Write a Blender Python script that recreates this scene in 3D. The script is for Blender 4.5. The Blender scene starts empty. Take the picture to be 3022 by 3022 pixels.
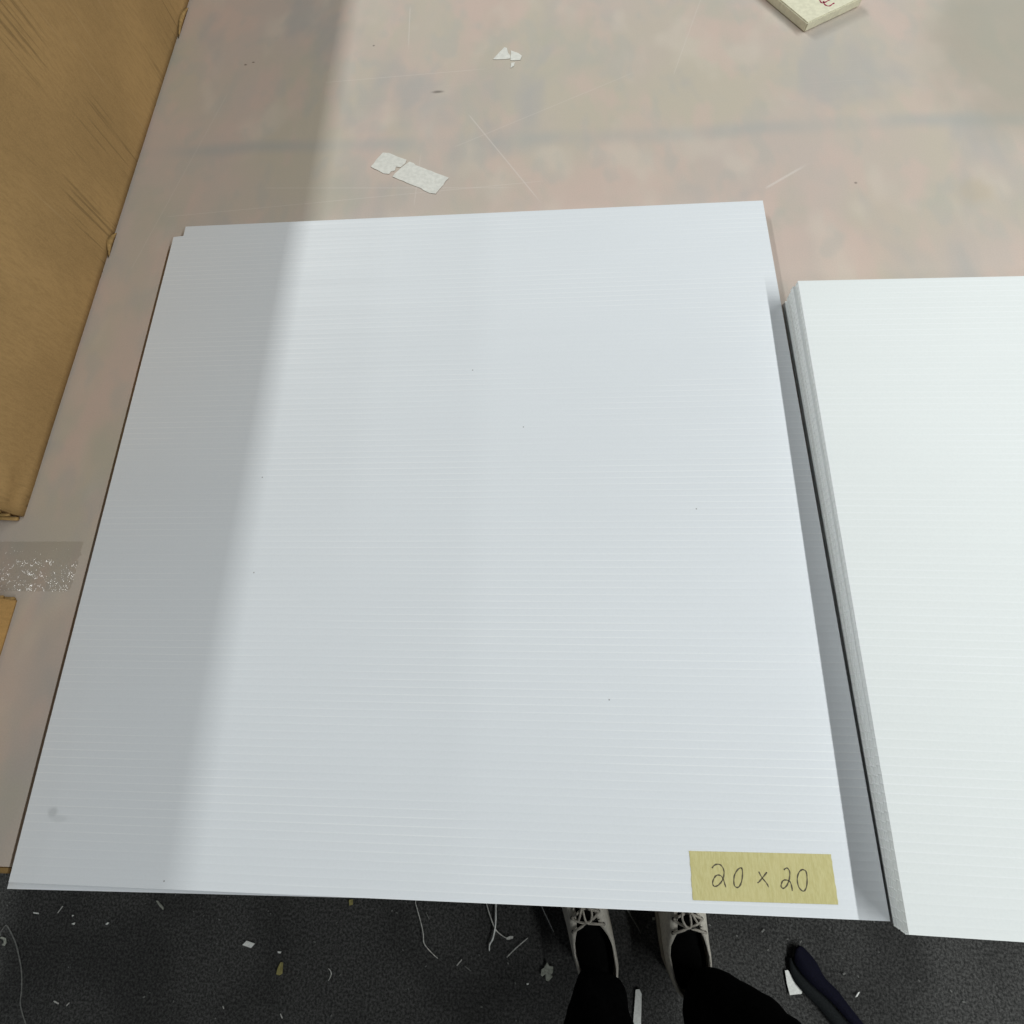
import bpy, bmesh, math, random
from mathutils import Vector, Matrix, noise
random.seed(7)
S = bpy.context.scene
COL = S.collection

# ------------------------------------------------------------------ camera
cam = bpy.data.cameras.new('camera'); cam_ob = bpy.data.objects.new('camera', cam)
COL.objects.link(cam_ob)
cam.sensor_width = 36.0; cam.lens = 18.012; cam.clip_start = 0.01; cam.clip_end = 60
right = (0.99778872, 0.0141207, -0.0649483)
up = (0.0064437, 0.95201749, 0.30597579)
back = (0.0661525, -0.30571769, 0.94982132)
cam_ob.matrix_world = Matrix(((right[0], up[0], back[0], 0.32396),
                              (right[1], up[1], back[1], 0.12294),
                              (right[2], up[2], back[2], 1.15165),
                              (0, 0, 0, 1)))
S.camera = cam_ob
S.render.resolution_x = 1024; S.render.resolution_y = 1024

# ------------------------------------------------------------------ light: dim room, rows of ceiling tubes
w = bpy.data.worlds.new('World'); S.world = w; w.use_nodes = True
bg = w.node_tree.nodes['Background']
bg.inputs[0].default_value = (0.80, 0.92, 1.0, 1); bg.inputs[1].default_value = 0.042

def tube(x, y, z, power, length=1.2, width=0.075, col=(0.96, 1.0, 0.985)):
    l = bpy.data.lights.new('ceiling_tube', 'AREA'); l.shape = 'RECTANGLE'
    l.size = width; l.size_y = length; l.energy = power; l.color = col
    o = bpy.data.objects.new('ceiling_tube', l); COL.objects.link(o)
    o.location = (x, y, z)
    return o
for y in (-1.8, -0.5, 0.8, 2.1):
    tube(2.54, y, 2.9, 41)                     # row on the right: main light; frontmost tube added to brighten the floor
for y, p in ((1.7, 5), (3.0, 62), (4.3, 140)):
    tube(-1.67, y, 2.9, p, width=0.20)         # row on the left, partly hidden by the tall carton
tube(-2.35, 0.45, 2.9, 6, width=0.20)
for y, p in ((1.4, 7), (2.7, 14), (4.0, 18)):
    tube(-3.13, y, 2.9, p, width=0.20)

S.view_settings.view_transform = 'Standard'; S.view_settings.look = 'None'
S.view_settings.exposure = -0.14; S.view_settings.gamma = 1.0
S.view_settings.use_curve_mapping = False

# ------------------------------------------------------------------ helpers
def link(o, parent=None):
    COL.objects.link(o)
    if parent is not None: o.parent = parent
    return o
def mobj(name, me, mat, parent=None, smooth=False):
    o = bpy.data.objects.new(name, me)
    if mat is not None and not me.materials: me.materials.append(mat)
    if smooth:
        for p in me.polygons: p.use_smooth = True
    return link(o, parent)
def from_bm(name, bm, mat, parent=None, smooth=False):
    bmesh.ops.recalc_face_normals(bm, faces=bm.faces[:])
    me = bpy.data.meshes.new(name); bm.to_mesh(me); bm.free()
    return mobj(name, me, mat, parent, smooth)
def empty(name, loc=(0, 0, 0)):
    o = bpy.data.objects.new(name, None); o.location = loc; o.empty_display_size = 0.05
    return link(o)
def tag(o, label, cat, group=None):
    o['label'] = label; o['category'] = cat
    if group: o['group'] = group
    return o
def box(bm, x0, x1, y0, y1, z0, z1):
    v = [bm.verts.new(c) for c in ((x0,y0,z0),(x1,y0,z0),(x1,y1,z0),(x0,y1,z0),(x0,y0,z1),(x1,y0,z1),(x1,y1,z1),(x0,y1,z1))]
    for f in ((0,3,2,1),(4,5,6,7),(0,1,5,4),(1,2,6,5),(2,3,7,6),(3,0,4,7)): bm.faces.new([v[i] for i in f])
def tube_mesh(bm, pts, r, seg=6, taper=None):
    pts = [Vector(p) for p in pts]; rings = []
    for i, p in enumerate(pts):
        t = (pts[min(i+1, len(pts)-1)] - pts[max(i-1, 0)]).normalized()
        a = t.cross(Vector((0, 0, 1)))
        if a.length < 1e-4: a = t.cross(Vector((0, 1, 0)))
        a.normalize(); b = t.cross(a)
        rr = r*(taper[i] if taper else 1)
        rings.append([bm.verts.new(p + a*math.cos(k*2*math.pi/seg)*rr + b*math.sin(k*2*math.pi/seg)*rr) for k in range(seg)])
    for A, B in zip(rings, rings[1:]):
        for k in range(seg): bm.faces.new((A[k], A[(k+1) % seg], B[(k+1) % seg], B[k]))
    bm.faces.new(rings[0][::-1]); bm.faces.new(rings[-1])
def smooth_path(p, n=4):
    out = []
    P = [Vector(q) for q in p]
    for i in range(len(P)-1):
        a, b, c, d = P[max(i-1,0)], P[i], P[i+1], P[min(i+2,len(P)-1)]
        for k in range(n):
            t = k/n
            out.append(0.5*((2*b)+(c-a)*t+(2*a-5*b+4*c-d)*t*t+(3*b-a-3*c+d)*t**3))
    out.append(P[-1]); return out
def ribbon(bm, pts, z, wd, th=0.00008):
    """flat stroke of even width lying at height z, with a thickness"""
    P = smooth_path([(x, y, 0) for x, y in pts], 5); L = []; R = []
    for i, p in enumerate(P):
        t = (P[min(i+1, len(P)-1)] - P[max(i-1, 0)]).normalized(); n = Vector((-t.y, t.x, 0))
        ww = wd*(0.42+0.12*math.sin(i*0.9))
        L.append(p+n*ww); R.append(p-n*ww)
    for i in range(len(P)-1):
        q = [L[i], L[i+1], R[i+1], R[i]]
        a = [bm.verts.new((v.x, v.y, z)) for v in q]; b = [bm.verts.new((v.x, v.y, z+th)) for v in q]
        bm.faces.new(b[::-1])
        bm.faces.new((a[0], a[1], b[1], b[0])); bm.faces.new((a[2], a[3], b[3], b[2]))

# ------------------------------------------------------------------ materials
class NT:
    def __init__(s, name):
        s.m = bpy.data.materials.new(name); s.m.use_nodes = True
        s.t = s.m.node_tree; s.b = s.t.nodes['Principled BSDF']; s.out = s.t.nodes['Material Output']
        s.tc = s.n('ShaderNodeTexCoord')
    def n(s, ty, **kw):
        q = s.t.nodes.new(ty)
        for k, v in kw.items(): setattr(q, k, v)
        return q
    def l(s, a, b): s.t.links.new(a, b)
    def val(s, inp, v):
        if hasattr(v, 'is_output') or hasattr(v, 'links'): s.l(v, inp)
        else: inp.default_value = v
    def noise(s, scale, detail=4, rough=0.5, sc=(1,1,1), off=(0,0,0), rot=(0,0,0), dist=0.0, vec=None):
        mp = s.n('ShaderNodeMapping'); mp.inputs['Scale'].default_value = sc; mp.inputs['Location'].default_value = off
        mp.inputs['Rotation'].default_value = rot
        s.l(vec or s.tc.outputs['Object'], mp.inputs[0])
        q = s.n('ShaderNodeTexNoise'); q.inputs['Scale'].default_value = scale; q.inputs['Detail'].default_value = detail
        q.inputs['Roughness'].default_value = rough; q.inputs['Distortion'].default_value = dist
        s.l(mp.outputs[0], q.inputs[0]); return q.outputs[0]
    def ramp(s, v, a, b, lo=0.0, hi=1.0, smooth=True):
        q = s.n('ShaderNodeMapRange'); q.interpolation_type = 'SMOOTHSTEP' if smooth else 'LINEAR'
        s.l(v, q.inputs[0])
        for i, x in zip((1, 2, 3, 4), (a, b, lo, hi)): q.inputs[i].default_value = x
        return q.outputs[0]
    def math(s, op, a, b=0.0, c=0.0):
        q = s.n('ShaderNodeMath', operation=op)
        for i, x in enumerate((a, b, c)): s.val(q.inputs[i], x)
        return q.outputs[0]
    def mix(s, f, a, b, bt='MIX'):
        q = s.n('ShaderNodeMix', data_type='RGBA', blend_type=bt)
        s.val(q.inputs['Factor'], f)
        for nm, x in (('A', a), ('B', b)):
            i = [k for k in q.inputs if k.name == nm and k.type == 'RGBA'][0]
            if isinstance(x, tuple): i.default_value = (*x, 1)
            else: s.l(x, i)
        return [k for k in q.outputs if k.type == 'RGBA'][0]
    def sep(s):
        q = s.n('ShaderNodeSeparateXYZ'); s.l(s.tc.outputs['Object'], q.inputs[0]); return q.outputs
    def disc(s, x, y, rx, ry, soft=0.5, wob=0.0, wscale=60):
        """soft round stain at a place on the surface, 1 inside"""
        X, Y, Z = s.sep()
        a = s.math('DIVIDE', s.math('SUBTRACT', X, x), rx); b = s.math('DIVIDE', s.math('SUBTRACT', Y, y), ry)
        d = s.math('SQRT', s.math('ADD', s.math('MULTIPLY', a, a), s.math('MULTIPLY', b, b)))
        if wob: d = s.math('ADD', d, s.math('MULTIPLY', s.math('SUBTRACT', s.noise(wscale, 3), 0.5), wob))
        return s.ramp(d, 1.0, 1.0-soft)
    def seg(s, a, b, wd):
        """thin straight scratch between two points"""
        X, Y, Z = s.sep()
        dx, dy = b[0]-a[0], b[1]-a[1]; L = math.hypot(dx, dy); dx /= L; dy /= L
        u = s.math('SUBTRACT', X, a[0]); v = s.math('SUBTRACT', Y, a[1])
        along = s.math('ADD', s.math('MULTIPLY', u, dx), s.math('MULTIPLY', v, dy))
        perp = s.math('ABSOLUTE', s.math('SUBTRACT', s.math('MULTIPLY', u, dy), s.math('MULTIPLY', v, dx)))
        m = s.ramp(perp, wd, wd*0.3)
        m = s.math('MULTIPLY', m, s.ramp(along, -0.002, 0.004)); m = s.math('MULTIPLY', m, s.ramp(along, L+0.002, L-0.02))
        return m
    def bump(s, h, strength=0.3, dist=0.001):
        q = s.n('ShaderNodeBump'); q.inputs['Strength'].default_value = strength; q.inputs['Distance'].default_value = dist
        s.l(h, q.inputs['Height']); s.l(q.outputs[0], s.b.inputs['Normal'])
    def color(s, c): s.val(s.b.inputs['Base Color'], (*c, 1) if isinstance(c, tuple) else c)
    def rough(s, v): s.val(s.b.inputs['Roughness'], v)
    def spec(s, v): s.b.inputs['Specular IOR Level'].default_value = v

def plain(name, c, rough=0.7, spec=0.3, var=0.12, scale=90, bump=0.0):
    q = NT(name); nz = q.noise(scale, 4)
    q.color(q.mix(q.ramp(nz, 0.3, 0.7), tuple(x*(1-var) for x in c), tuple(min(1, x*(1+var)) for x in c)))
    q.rough(rough); q.spec(spec)
    if bump: q.bump(nz, bump, 0.001)
    return q.m

def mat_table():
    q = NT('worn_table_top')
    big = q.noise(6.5, 2, 0.5, sc=(1.2, 0.8, 1), off=(3.1, 1.7, 0))
    mid = q.noise(11, 3, 0.55, sc=(1.25, 0.7, 1), off=(7.3, 2.2, 0), dist=0.3)
    sm = q.noise(16, 2, 0.5, sc=(1.3, 0.8, 1), off=(1.3, 9.2, 0))
    pinkn = q.noise(9, 3, 0.5, sc=(1.3, 0.8, 1), off=(11.3, 5.2, 0))
    grn = q.noise(13, 3, 0.6, sc=(1.1, 0.8, 1), off=(21.3, 15.2, 0))
    pink = (0.63, 0.485, 0.42); tan = (0.55, 0.485, 0.395); grey = (0.455, 0.43, 0.405); pale = (0.67, 0.585, 0.50)
    c = q.mix(q.ramp(big, 0.36, 0.64), tan, (0.565, 0.475, 0.42))
    c = q.mix(q.ramp(pinkn, 0.50, 0.70, 0, 0.75), c, pink)
    c = q.mix(q.ramp(sm, 0.52, 0.72, 0, 0.45), c, pale)
    c = q.mix(q.ramp(q.noise(24, 2, 0.5, sc=(1.4, 0.7, 1), off=(31, 7, 0)), 0.50, 0.68, 0, 0.55), c, pink)
    c = q.mix(q.ramp(q.noise(28, 2, 0.5, sc=(1.4, 0.8, 1), off=(41, 17, 0)), 0.52, 0.68, 0, 0.40), c, (0.47, 0.455, 0.41))
    c = q.mix(q.ramp(mid, 0.50, 0.70, 0, 0.72), c, grey)
    c = q.mix(q.ramp(grn, 0.54, 0.70, 0, 0.45), c, (0.48, 0.46, 0.38))
    # long smeared grey line across the table
    X, Y, Z = q.sep()
    yl = q.math('ADD', Y, q.math('MULTIPLY', X, 0.024))
    wv = q.math('MULTIPLY', q.math('SUBTRACT', q.noise(7, 2, off=(0, 4, 0)), 0.5), 0.022)
    d = q.math('ABSOLUTE', q.math('SUBTRACT', q.math('ADD', yl, wv), 0.6135))
    line = q.math('MULTIPLY', q.ramp(d, 0.015, 0.0), q.ramp(q.noise(11, 3, sc=(1, 0.3, 1), off=(2, 0, 0)), 0.30, 0.62, 0.25, 1.0))
    c = q.mix(q.math('MULTIPLY', line, 0.62), c, (0.42, 0.42, 0.40))
    # greenish worn patch and ring stain near the right end
    c = q.mix(q.math('MULTIPLY', q.disc(0.80, 0.68, 0.15, 0.17, 0.5, 0.5, 14), 0.75), c, (0.37, 0.345, 0.28))
    st = q.disc(0.686, 0.517, 0.026, 0.019, 0.7, 1.1, 45)
    c = q.mix(q.math('MULTIPLY', st, 0.30), c, (0.50, 0.41, 0.29))
    c = q.mix(q.math('MULTIPLY', q.disc(0.27, 0.68, 0.06, 0.05, 0.8, 0.6, 22), 0.35), c, (0.46, 0.43, 0.40))
    c = q.mix(q.math('MULTIPLY', q.disc(0.31, 0.655, 0.022, 0.05, 0.7, 0.6, 22), 0.4), c, (0.46, 0.43, 0.40))
    c = q.mix(q.math('MULTIPLY', q.disc(0.219, 0.676, 0.009, 0.0028, 0.9, 0.3, 200), 0.75), c, (0.12, 0.10, 0.085))
    c = q.mix(q.math('MULTIPLY', q.disc(0.1467, 0.7515, 0.0016, 0.0016, 0.7), 0.8), c, (0.12, 0.09, 0.08))
    c = q.mix(q.math('MULTIPLY', q.disc(0.010, 0.735, 0.002, 0.0016, 0.7, 0.8, 500), 0.8), c, (0.14, 0.10, 0.08))
    c = q.mix(q.math('MULTIPLY', q.disc(0.018, 0.738, 0.0022, 0.0014, 0.7, 0.8, 500), 0.8), c, (0.14, 0.10, 0.08))
    c = q.mix(q.math('MULTIPLY', q.disc(0.592, 0.532, 0.0018, 0.0016, 0.7), 0.7), c, (0.15, 0.12, 0.10))
    # fine rub marks running along the table and a few long scratches
    st1 = q.noise(60, 4, 0.65, sc=(0.05, 6.0, 1)); gate = q.noise(8, 2, off=(5, 5, 0))
    rub = q.math('MULTIPLY', q.ramp(st1, 0.60, 0.78), q.ramp(gate, 0.42, 0.62))
    c = q.mix(q.math('MULTIPLY', rub, 0.28), c, (0.66, 0.58, 0.52))
    st2 = q.noise(55, 4, 0.65, sc=(6.0, 0.05, 1), off=(1, 8, 0)); gate2 = q.noise(9, 2, off=(15, 3, 0))
    c = q.mix(q.math('MULTIPLY', q.math('MULTIPLY', q.ramp(st2, 0.62, 0.80), q.ramp(gate2, 0.45, 0.65)), 0.25), c, (0.66, 0.58, 0.52))
    for a, b, wd, k in (((0.252, 0.641), (0.322, 0.525), 0.0009, 0.45), ((0.181, 0.81), (0.1845, 0.74), 0.0009, 0.4),
                        ((0.5167, 0.5308), (0.558, 0.5577), 0.0016, 0.5), ((-0.03, 0.53), (0.33, 0.552), 0.0006, 0.3),
                        ((0.06, 0.56), (0.30, 0.545), 0.0006, 0.35), ((0.206, 0.53), (0.208, 0.60), 0.0007, 0.3),
                        ((0.24, 0.60), (0.42, 0.69), 0.0008, 0.22), ((0.10, 0.70), (0.27, 0.705), 0.0007, 0.3),
                        ((-0.05, 0.47), (0.0, 0.70), 0.0007, 0.2), ((0.45, 0.68), (0.49, 0.80), 0.0007, 0.25)):
        c = q.mix(q.math('MULTIPLY', q.seg(a, b, wd), k), c, (0.74, 0.67, 0.62))
    spk = q.noise(900, 2, 0.5)
    c = q.mix(q.ramp(spk, 0.3, 0.7, 0.0, 0.10), c, (0.30, 0.26, 0.22))
    q.color(c); q.rough(q.ramp(mid, 0.3, 0.7, 0.62, 0.75)); q.spec(0.25)
    q.bump(q.math('ADD', q.math('MULTIPLY', rub, 0.6), q.noise(140, 3)), 0.12, 0.0006)
    return q.m

def mat_sheet(name, smudge=False, tint=(0.805, 0.83, 0.865), k=1.0):
    q = NT(name)
    X, Y, Z = q.sep()
    ph = q.math('FRACT', q.math('DIVIDE', q.math('ADD', Y, 0.00001), PITCH))
    rib = q.math('ABSOLUTE', q.math('SUBTRACT', ph, 0.5))          # 0.5 over a rib
    ribm = q.math('MULTIPLY', q.ramp(rib, 0.40, 0.5), q.ramp(q.noise(13, 3, 0.6, sc=(0.35, 1.6, 1)), 0.35, 0.65))
    cloud = q.noise(5, 3, 0.5, sc=(0.5, 1, 1))
    lo = tuple(v*0.97 for v in tint)
    c = q.mix(q.ramp(cloud, 0.3, 0.7), lo, tint)
    c = q.mix(q.math('MULTIPLY', ribm, 0.68), c, (0.93, 0.94, 0.955))
    fine = q.noise(700, 2, 0.6)
    c = q.mix(q.ramp(fine, 0.35, 0.7, 0.0, 0.07), c, (0.60, 0.63, 0.65))
    streak = q.noise(40, 4, 0.6, sc=(0.06, 3.0, 1))
    c = q.mix(q.ramp(streak, 0.5, 0.75, 0.0, 0.07*k), c, (0.62, 0.65, 0.68))
    if smudge:
        c = q.mix(q.math('MULTIPLY', q.disc(0.017, 0.038, 0.0045, 0.0040, 0.7, 0.5, 200), 0.42), c, (0.42, 0.44, 0.45))
        c = q.mix(q.math('MULTIPLY', q.disc(0.0225, 0.0345, 0.010, 0.0030, 0.8, 0.6, 150), 0.22), c, (0.42, 0.44, 0.45))
        for x, y in ((0.115, 0.262), (0.121, 0.190), (0.31, 0.30), (0.43, 0.235), (0.098, 0.004), (0.27, 0.35), (0.365, 0.11)):
            c = q.mix(q.math('MULTIPLY', q.disc(x, y, 0.0007, 0.0007, 0.6), 0.7), c, (0.22, 0.2, 0.2))
    q.color(c); q.rough(q.ramp(streak, 0.3, 0.7, 0.56-0.05*k, 0.56+0.05*k)); q.spec(0.3)
    q.bump(q.math('ADD', q.math('MULTIPLY', fine, 0.25), streak), 0.05*k, 0.0005)
    q.b.inputs['Subsurface Weight'].default_value = 0.0
    return q.m

def mat_card(name, base=(0.355, 0.222, 0.092)):
    q = NT(name)
    warp = q.noise(6, 2)
    fl = q.noise(300, 3, 0.6, sc=(1, 1, 0.035)); gate = q.noise(13, 3, 0.55, sc=(1, 1, 0.6), off=(4, 2, 1))
    fib = q.noise(420, 3, 0.6, sc=(1, 1, 0.35)); blot = q.noise(11, 4, 0.55, off=(2, 0, 5))
    dark = tuple(v*0.90 for v in base); lite = tuple(min(1, v*1.09) for v in base)
    c = q.mix(q.ramp(blot, 0.32, 0.68), dark, lite)
    c = q.mix(q.ramp(fib, 0.35, 0.70, 0.0, 0.42), c, tuple(v*0.70 for v in base))
    c = q.mix(q.ramp(q.noise(900, 2, 0.6, off=(3, 3, 3)), 0.4, 0.7, 0.0, 0.25), c, tuple(min(1, v*1.35) for v in base))
    ln = q.math('MULTIPLY', q.ramp(fl, 0.54, 0.66), q.ramp(gate, 0.50, 0.62))
    c = q.mix(q.math('MULTIPLY', ln, 0.50), c, tuple(v*0.42 for v in base))
    scuff = q.math('MULTIPLY', q.ramp(q.noise(160, 4, 0.6, sc=(1, 1, 0.03), off=(9, 1, 0)), 0.60, 0.74), q.ramp(q.noise(8, 2, off=(1, 6, 3)), 0.48, 0.65))
    c = q.mix(q.math('MULTIPLY', scuff, 0.28), c, (0.55, 0.40, 0.23))
    q.color(c); q.rough(0.82); q.spec(0.2)
    q.bump(q.math('ADD', q.math('MULTIPLY', ln, -1.0), q.math('MULTIPLY', fib, 0.3)), 0.35, 0.001)
    return q.m

def mat_carpet():
    q = NT('charcoal_carpet')
    f = q.noise(230, 4, 0.7); g = q.noise(420, 3, 0.6, sc=(1.0, 0.35, 1)); b = q.noise(6, 3)
    c = q.mix(q.ramp(f, 0.36, 0.68), (0.040, 0.040, 0.039), (0.140, 0.138, 0.134))
    c = q.mix(q.ramp(g, 0.55, 0.75, 0, 0.5), c, (0.12, 0.118, 0.115))
    c = q.mix(q.ramp(b, 0.4, 0.65, 0, 0.35), c, (0.020, 0.020, 0.020))
    q.color(c); q.rough(0.95); q.spec(0.1); q.bump(q.math('ADD', f, q.math('MULTIPLY', g, 0.6)), 1.0, 0.004)
    return q.m

def mat_clear_tape():
    q = NT('clear_packing_tape'); t = q.t
    tr = q.n('ShaderNodeBsdfTransparent'); tr.inputs[0].default_value = (1.0, 1.0, 0.99, 1)
    gl = q.n('ShaderNodeBsdfGlossy'); gl.inputs['Roughness'].default_value = 0.09
    fr = q.n('ShaderNodeFresnel'); fr.inputs[0].default_value = 1.5
    bp_ = q.n('ShaderNodeBump'); bp_.inputs['Strength'].default_value = 0.12; bp_.inputs['Distance'].default_value = 0.001
    q.l(q.noise(330, 3, 0.6, dist=0.6), bp_.inputs['Height']); q.l(bp_.outputs[0], gl.inputs['Normal'])
    mx = q.n('ShaderNodeMixShader')
    mx.inputs[0].default_value = 0.115; q.l(tr.outputs[0], mx.inputs[1]); q.l(gl.outputs[0], mx.inputs[2])
    q.l(mx.outputs[0], q.out.inputs[0]); return q.m

PITCH = 0.508/110
M_table = mat_table(); M_sheet_top = mat_sheet('white_fluted_plastic', True); M_sheet = mat_sheet('white_fluted_plastic_plain')
M_sheet2 = mat_sheet('white_fluted_plastic_bright', False, (0.86, 0.885, 0.88), 0.35)
M_card = mat_card('brown_cardboard'); M_card2 = mat_card('tan_cardboard', (0.44, 0.26, 0.095))
M_cardlip = plain('cardboard_fold', (0.37, 0.235, 0.095), 0.9, 0.1, 0.25, 200, 0.3)
M_carpet = mat_carpet(); M_clear = mat_clear_tape()
M_wood = plain('brown_table_edge', (0.26, 0.165, 0.065), 0.6, 0.3, 0.2, 60)
M_steel = plain('grey_table_leg', (0.10, 0.10, 0.10), 0.5, 0.4, 0.1)
def mat_crepe():
    q = NT('yellow_masking_tape'); cr = q.noise(900, 3, 0.6, sc=(1.0, 0.22, 1)); bl = q.noise(50, 3)
    c = q.mix(q.ramp(cr, 0.3, 0.7), (0.575, 0.515, 0.235), (0.645, 0.59, 0.295))
    c = q.mix(q.ramp(bl, 0.4, 0.65, 0, 0.25), c, (0.68, 0.59, 0.29))
    q.color(c); q.rough(0.75); q.spec(0.2); q.bump(cr, 0.3, 0.0006); return q.m
M_mask = mat_crepe()
M_pencil = plain('pencil_graphite', (0.10, 0.085, 0.055), 0.6, 0.3, 0.3, 900)
M_mtape = plain('old_masking_tape', (0.74, 0.725, 0.67), 0.8, 0.2, 0.07, 260, 0.15)
M_foam = plain('cream_foam', (0.73, 0.695, 0.53), 0.85, 0.2, 0.06, 300, 0.25)
M_red = plain('red_marker', (0.33, 0.018, 0.07), 0.6, 0.3, 0.15, 300)
M_white = plain('white_plastic_scrap', (0.93, 0.93, 0.89), 0.6, 0.3, 0.08, 300)
M_grey = plain('dull_grey_scrap', (0.36, 0.37, 0.32), 0.8, 0.2, 0.25, 300)
M_yel = plain('yellow_tape_scrap', (0.34, 0.30, 0.12), 0.8, 0.2, 0.2, 300)
M_thread = plain('pale_thread', (0.70, 0.69, 0.65), 0.7, 0.2, 0.2, 300)
M_dimthread = plain('grey_thread', (0.20, 0.20, 0.19), 0.8, 0.2, 0.2, 300)
M_navy = plain('navy_webbing', (0.004, 0.004, 0.013), 0.85, 0.15, 0.3, 500, 0.4)
M_strapgrey = plain('dark_teal_webbing', (0.012, 0.014, 0.015), 0.85, 0.15, 0.3, 500, 0.4)
M_black = plain('black_trouser_cloth', (0.0045, 0.0045, 0.0047), 0.95, 0.04, 0.3, 120, 0.3)
M_seam = plain('dark_grey_stitching', (0.022, 0.022, 0.022), 0.9, 0.1, 0.2, 300)
M_shoe = plain('beige_canvas', (0.70, 0.655, 0.575), 0.85, 0.2, 0.10, 220, 0.4)
M_sole = plain('pale_rubber', (0.42, 0.38, 0.31), 0.7, 0.3, 0.1, 90)
M_lace = plain('beige_lace', (0.50, 0.46, 0.40), 0.85, 0.2, 0.12, 500, 0.4)
M_lining = plain('black_lining', (0.004, 0.004, 0.004), 0.95, 0.05, 0.2)
M_eye = plain('black_eyelet', (0.006, 0.006, 0.006), 0.6, 0.3, 0.1)

ZT = 0.80          # table top
# ------------------------------------------------------------------ setting: floor
bm = bmesh.new(); bmesh.ops.create_grid(bm, x_segments=8, y_segments=8, size=4.0)
fl = from_bm('floor', bm, M_carpet); fl['kind'] = 'structure'

# ------------------------------------------------------------------ table
table = empty('table', (0.3, 0.6, 0))
tag(table, 'work table with worn pinkish beige top, scuffed and stained, brown front edge', 'table')
table.location = (0, 0, 0)
bm = bmesh.new(); box(bm, -1.0, 1.4, 0.0052, 1.70, ZT-0.03, ZT); from_bm('tabletop', bm, M_table, table)
bm = bmesh.new(); box(bm, -1.0, 1.4, 0.0012, 0.0052, ZT-0.032, ZT-0.0006)
bmesh.ops.bevel(bm, geom=bm.edges[:], offset=0.0008, segments=2, affect='EDGES')
from_bm('edge_strip', bm, M_wood, table)
for x in (-0.93, 1.33):
    for y in (0.08, 1.62):
        bm = bmesh.new(); box(bm, x-0.022, x+0.022, y-0.022, y+0.022, 0.001, ZT-0.03)
        bmesh.ops.bevel(bm, geom=bm.edges[:], offset=0.003, segments=1, affect='EDGES'); from_bm('leg', bm, M_steel, table)

# ------------------------------------------------------------------ fluted plastic sheets
def sheet_mesh(name, lx, ly, mat, trim=0.0, notch=None):
    """hollow fluted sheet, origin at one corner of the underside, flutes along x, 4 mm thick"""
    n = round(ly/PITCH); p = ly/n; th = 0.004; sk = 0.00042
    bm = bmesh.new()
    x_at = (lambda y: 0.0) if notch is None else (lambda y: notch[0] if y > ly-notch[1] else 0.0)
    prof = []
    for i in range(n):                       # skin sags slightly between two ribs
        for f, d in ((0.0, 0.0), (0.10, 0.000018), (0.30, 0.000037), (0.5, 0.00004), (0.70, 0.000037), (0.90, 0.000018)):
            prof.append(((i+f)*p, th-d))
    prof.append((ly, th))
    def slab(top, bot):
        a = [[bm.verts.new((x or x_at(y), y, z)) for y, z in top] for x in (0, lx)]
        b = [[bm.verts.new((x or x_at(y), y, z)) for y, z in bot] for x in (0, lx)]
        m = len(top)
        for i in range(m-1):
            bm.faces.new((a[0][i], a[1][i], a[1][i+1], a[0][i+1])); bm.faces.new((b[0][i], b[0][i+1], b[1][i+1], b[1][i]))
            bm.faces.new((a[0][i], a[0][i+1], b[0][i+1], b[0][i])); bm.faces.new((a[1][i], b[1][i], b[1][i+1], a[1][i+1]))
        bm.faces.new((a[0][0], b[0][0], b[1][0], a[1][0])); bm.faces.new((a[0][-1], a[1][-1], b[1][-1], b[0][-1]))
    slab(prof, [(y, th-sk) for y, z in prof])
    slab([(y, sk) for y, z in prof], [(y, 0.00002) for y, z in prof])
    for i in range(n+1):
        y0 = min(max(i*p-0.00022, 0.00002), ly-0.00046)
        y1 = y0+0.00044
        if 0 < i < n: y0 += random.uniform(-0.00005, 0.00005)
        box(bm, x_at(y0)+0.0001, lx-0.0001, y0, y1, sk-0.00005, th-sk+0.00005)
    yn = ly-0.0001 if notch is None else ly-notch[1]-0.0006                      # close the flutes a little way in
    box(bm, 0.0003, lx-0.0003, 0.0001, yn, sk-0.00003, th-sk+0.00003)
    if notch: box(bm, notch[0]+0.0003, lx-0.0003, yn, ly-0.0001, sk-0.00003, th-sk+0.00003)
    for q in bm.verts: q.co.x += trim*q.co.y*(1-q.co.x/lx)                        # hand-cut edge, not quite square
    bmesh.ops.recalc_face_normals(bm, faces=bm.faces[:])
    me = bpy.data.meshes.new(name); bm.to_mesh(me); bm.free(); me.materials.append(mat)
    return me
def place(o, x, y, z, deg): o.location = (x, y, z); o.rotation_euler = (0, 0, math.radians(deg))

big_top = sheet_mesh('big_sheet_mesh', 0.5104, 0.508, M_sheet_top, -0.0154, (0.0090, 0.0113))
big_low = sheet_mesh('big_sheet_mesh_low', 0.508, 0.500, M_sheet, 0.0)
o = mobj('plastic_sheet', big_top, None); place(o, -0.0024, 0, ZT+0.00405, 0)
tag(o, 'large square white fluted plastic sheet with notched corner and yellow tape reading 20 x 20', 'plastic sheet', 'large sheets')
o = mobj('plastic_sheet', big_low, None); place(o, -0.0060, -0.0049, ZT+0.0, 0.885)
tag(o, 'large white fluted plastic sheet hidden under the taped sheet, front corner peeking out', 'plastic sheet', 'large sheets')
small = sheet_mesh('small_sheet_mesh', 0.56, 0.4095, M_sheet2)
names = ['bottom sheet of the thick stack of white fluted plastic sheets', 'second sheet from the bottom in the thick stack of white plastic sheets',
         'third sheet from the bottom in the thick stack of white plastic sheets', 'third sheet from the top in the thick stack of white plastic sheets',
         'sheet directly under the topmost one in the thick white stack', 'topmost bright white fluted sheet of the thick stack, its shadow falling on the taped sheet']
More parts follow.
